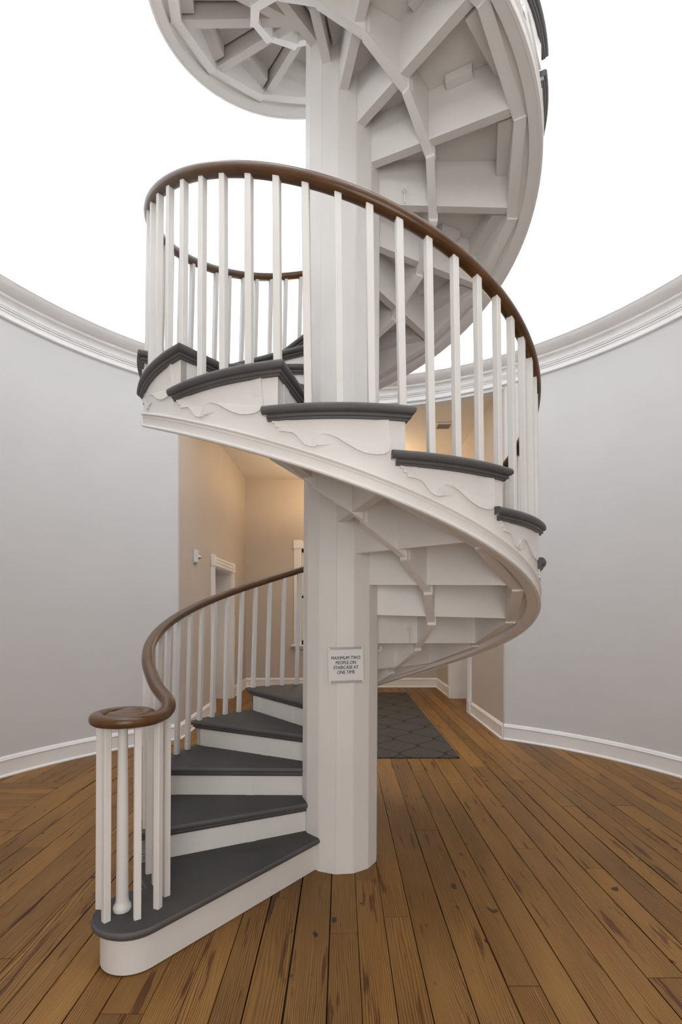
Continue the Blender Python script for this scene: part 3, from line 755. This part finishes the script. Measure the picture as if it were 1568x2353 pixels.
# ================================================================== THINGS
# ---- sign on the column
sg = empty('notice_sign'); tag(sg, 'small white notice about maximum two people hung on the column', 'sign')
az = rad(-83.4); nrm = Vector((math.cos(az), math.sin(az), 0)); sx_ = Vector((-math.sin(az), math.cos(az), 0))
sc_p = nrm*(RC*math.cos(PI/14)+.004)
yaw = math.atan2(sx_.y, sx_.x)
ctr = sc_p+sx_*.0+Vector((0, 0, CAMH-(1528-YH)/F*(CAMD-.225)))
sg.location = ctr; sg.rotation_euler = (0, rad(-1.2), yaw)
W2, H2 = .1000, .1010
def sbox(name, x0, x1, z0, z1, y0, y1, m_, b_=0): mb = MB(); mb.box(x0, x1, -y1, -y0, z0, z1, b_); return part(name, mb, m_, sg)
sbox('panel', -W2, W2, -H2, H2, .001, .005, 'plate', .0012)
sbox('clip_strip', -W2+.012, W2-.010, H2-.013, H2-.0005, .005, .0075, 'clip'); sbox('clip_strip', -W2+.012, W2-.010, -H2+.001, -H2+.014, .005, .0075, 'clip')
mb = MB(); mb.lathe([(0, .003), (.002, .0025), (.003, 0)], 10)
sc_ = obj('screw', mb.mesh('screw', 'metal', True), sg, (.0, -.005, .068)); sc_.rotation_euler = (PI/2, 0, 0)
def text_mesh(body, size, wmax=None, bold=0.0):
    cu = bpy.data.curves.new('t', 'FONT'); cu.body = body; cu.size = size; cu.align_x = 'CENTER'; cu.align_y = 'CENTER'; cu.extrude = .0003
    o = bpy.data.objects.new('t', cu); C.objects.link(o)
    bpy.context.view_layer.update()
    me = bpy.data.meshes.new_from_object(o.evaluated_get(bpy.context.evaluated_depsgraph_get())); bpy.data.objects.remove(o)
    if wmax:
        xs_ = [q.co.x for q in me.vertices]; s_ = wmax/(max(xs_)-min(xs_))
        for q in me.vertices: q.co.x *= s_
    if bold:                                              # heavier strokes: a second copy set a hair aside
        vv = [q.co.copy() for q in me.vertices]; ff = [list(p.vertices) for p in me.polygons]; n = len(vv); dx = Vector((bold, bold*.6, .00005))
        me = bpy.data.meshes.new('lettering'); me.from_pydata([v_-dx for v_ in vv]+[v_+dx for v_ in vv], [], ff+[[i+n for i in f_] for f_ in ff])
    return me
for i, (body, wd) in enumerate((('MAXIMUM TWO', .164), ('PEOPLE ON', .114), ('STAIRCASE AT', .142), ('ONE TIME', .100))):
    me = text_mesh(body, .0265, wd, .0004); me.materials.append(M['ink'])
    t = obj('lettering', me, sg, (-.001, -.0056, .0405-i*.0270)); t.rotation_euler = (PI/2, 0, 0)

# ---- rug
mb = MB(); mb.box(-1.2, 1.205, 2.03, 6.17, 0.0005, .010, .003)
o = obj('rug', mb.mesh('rug', 'rug')); tag(o, 'dark grey patterned rug on the hall floor behind the column', 'rug')

# ---- strobe alarm on the left hall wall, switch plate beyond the door
al = empty('alarm_strobe', (-HX, 3.42, 2.20)); tag(al, 'white fire alarm strobe on the left hall wall before the doorway', 'alarm')
mb = MB(); mb.box(0, .03, -.06, .06, -.085, .085, .006); part('backplate', mb, 'plate', al)
mb = MB(); mb.box(.03, .055, -.058, -.005, -.075, .075, .004); part('housing', mb, 'plate', al)
mb = MB(); mb.lathe([(.034, 0), (.034, .012), (.026, .03), (.012, .04), (0, .042)], 16); l_ = obj('strobe_lens', mb.mesh('strobe_lens', 'metal', True), al, (.03, .03, -.005)); l_.rotation_euler = (0, PI/2, 0)
for i, ch in enumerate('FIRE'):
    me = text_mesh(ch, .026); me.materials.append(M['red'])
    t = obj('lettering', me, al, (.0556, -.03, .025-i*.024)); t.rotation_euler = (PI/2, 0, PI/2)
sp = empty('switch_plate', (-HX, 5.80, 1.49)); tag(sp, 'small grey switch plate on the left hall wall beyond the doorway', 'switch')
mb = MB(); mb.box(0, .012, -.04, .04, -.065, .065, .004); part('plate', mb, 'clip', sp)
mb = MB(); mb.box(.012, .022, -.01, .01, -.02, .02, .003); part('toggle', mb, 'plate', sp)
# ---- ceiling vent
vt = empty('ceiling_vent', (1.438, 4.0, HZ)); tag(vt, 'small square louvred vent in the hall ceiling', 'vent')
mb = MB()
for (x0, x1, y0, y1) in ((-.13, .13, -.13, -.09), (-.13, .13, .09, .13), (-.13, -.09, -.09, .09), (.09, .13, -.09, .09)): mb.box(x0, x1, y0, y1, -.012, 0)
part('frame', mb, 'hallceil', vt)
mb = MB(); mb.box(-.09, .09, -.09, .09, -.002, -.0005); part('backing', mb, 'dark', vt)
for i in range(7):
    mb = MB(); yc = -.078+i*.026; mb.add([(-.09, yc-.009, -.003), (.09, yc-.009, -.003), (.09, yc+.009, -.012), (-.09, yc+.009, -.012), (-.09, yc-.008, -.001), (.09, yc-.008, -.001), (.09, yc+.010, -.010), (-.09, yc+.010, -.010)],
        [(0, 1, 2, 3), (4, 5, 6, 7), (0, 1, 5, 4), (1, 2, 6, 5), (2, 3, 7, 6), (3, 0, 4, 7)]); part('slat', mb, 'clip', vt)
# ---- flush bowl lamp in the hall ceiling (stands behind the stair)
lp = empty('ceiling_lamp', (.0, 5.3, HZ)); tag(lp, 'warm glass bowl lamp under the hall ceiling', 'lamp')
mb = MB(); mb.lathe([(0, 0), (.10, 0), (.10, -.02), (.03, -.03), (.012, -.05), (.012, -.72), (0, -.72)], 20); part('canopy', mb, 'metal', lp, True)
mb = MB(); mb.lathe([(.17, -.60), (.16, -.65), (.11, -.70), (.04, -.725), (0, -.73)], 24); part('bowl', mb, 'lamp', lp, True)
l = bpy.data.lights.new('hall_lamp', 'POINT'); l.energy = HALL_W; l.color = (1, .70, .40); l.shadow_soft_size = .04
lo = bpy.data.objects.new('hall_lamp', l); C.objects.link(lo); lo.location = (.07, 5.3, HZ-.57)

# ---- hooks screwed into the joists
def hook(k, r, dz, label, ln=.085):
    a = th(k); back = .0765
    base = Vector((r*math.cos(a), r*math.sin(a), zt(k)+dz))+Vector((math.sin(a), -math.cos(a), 0))*back
    h_ = empty('hook', base); h_.rotation_euler = (0, 0, a); tag(h_, label, 'hook', 'white hooks under the stair')
    mb = MB(); mb.tube([(0, .004, 0), (0, -.012, 0)], .004, 6)
    ring = [(.011*math.cos(t), -.014, .011*math.sin(t)) for t in [2*PI*i/12 for i in range(13)]]; mb.tube(ring, .0035, 6); part('screw_eye', mb, 'white', h_, True)
    mb = MB(); mb.tube([(.0, -.018, .004), (-.008, -.02, -.002), (-.006, -.02, -.014), (0, -.02, -.02), (.001, -.02, -ln)], .0045, 6); part('hook_rod', mb, 'white', h_, True)
hook(24, .375, -.225, 'small white hook on the joist just above the brown rail')
hook(9, .44, -.215, 'white hook hanging under the lower flight right of the column')

h_ = empty('hook', (RC*.985-.004, -.01, 1.25)); tag(h_, 'tiny white hook on the right edge of the column beside the sign', 'hook', 'white hooks under the stair')
mb = MB(); mb.tube([(0, 0, 0), (.014, -.002, .002), (.020, -.003, .012), (.016, -.003, .026)], .004, 6); part('hook_rod', mb, 'white', h_, True)
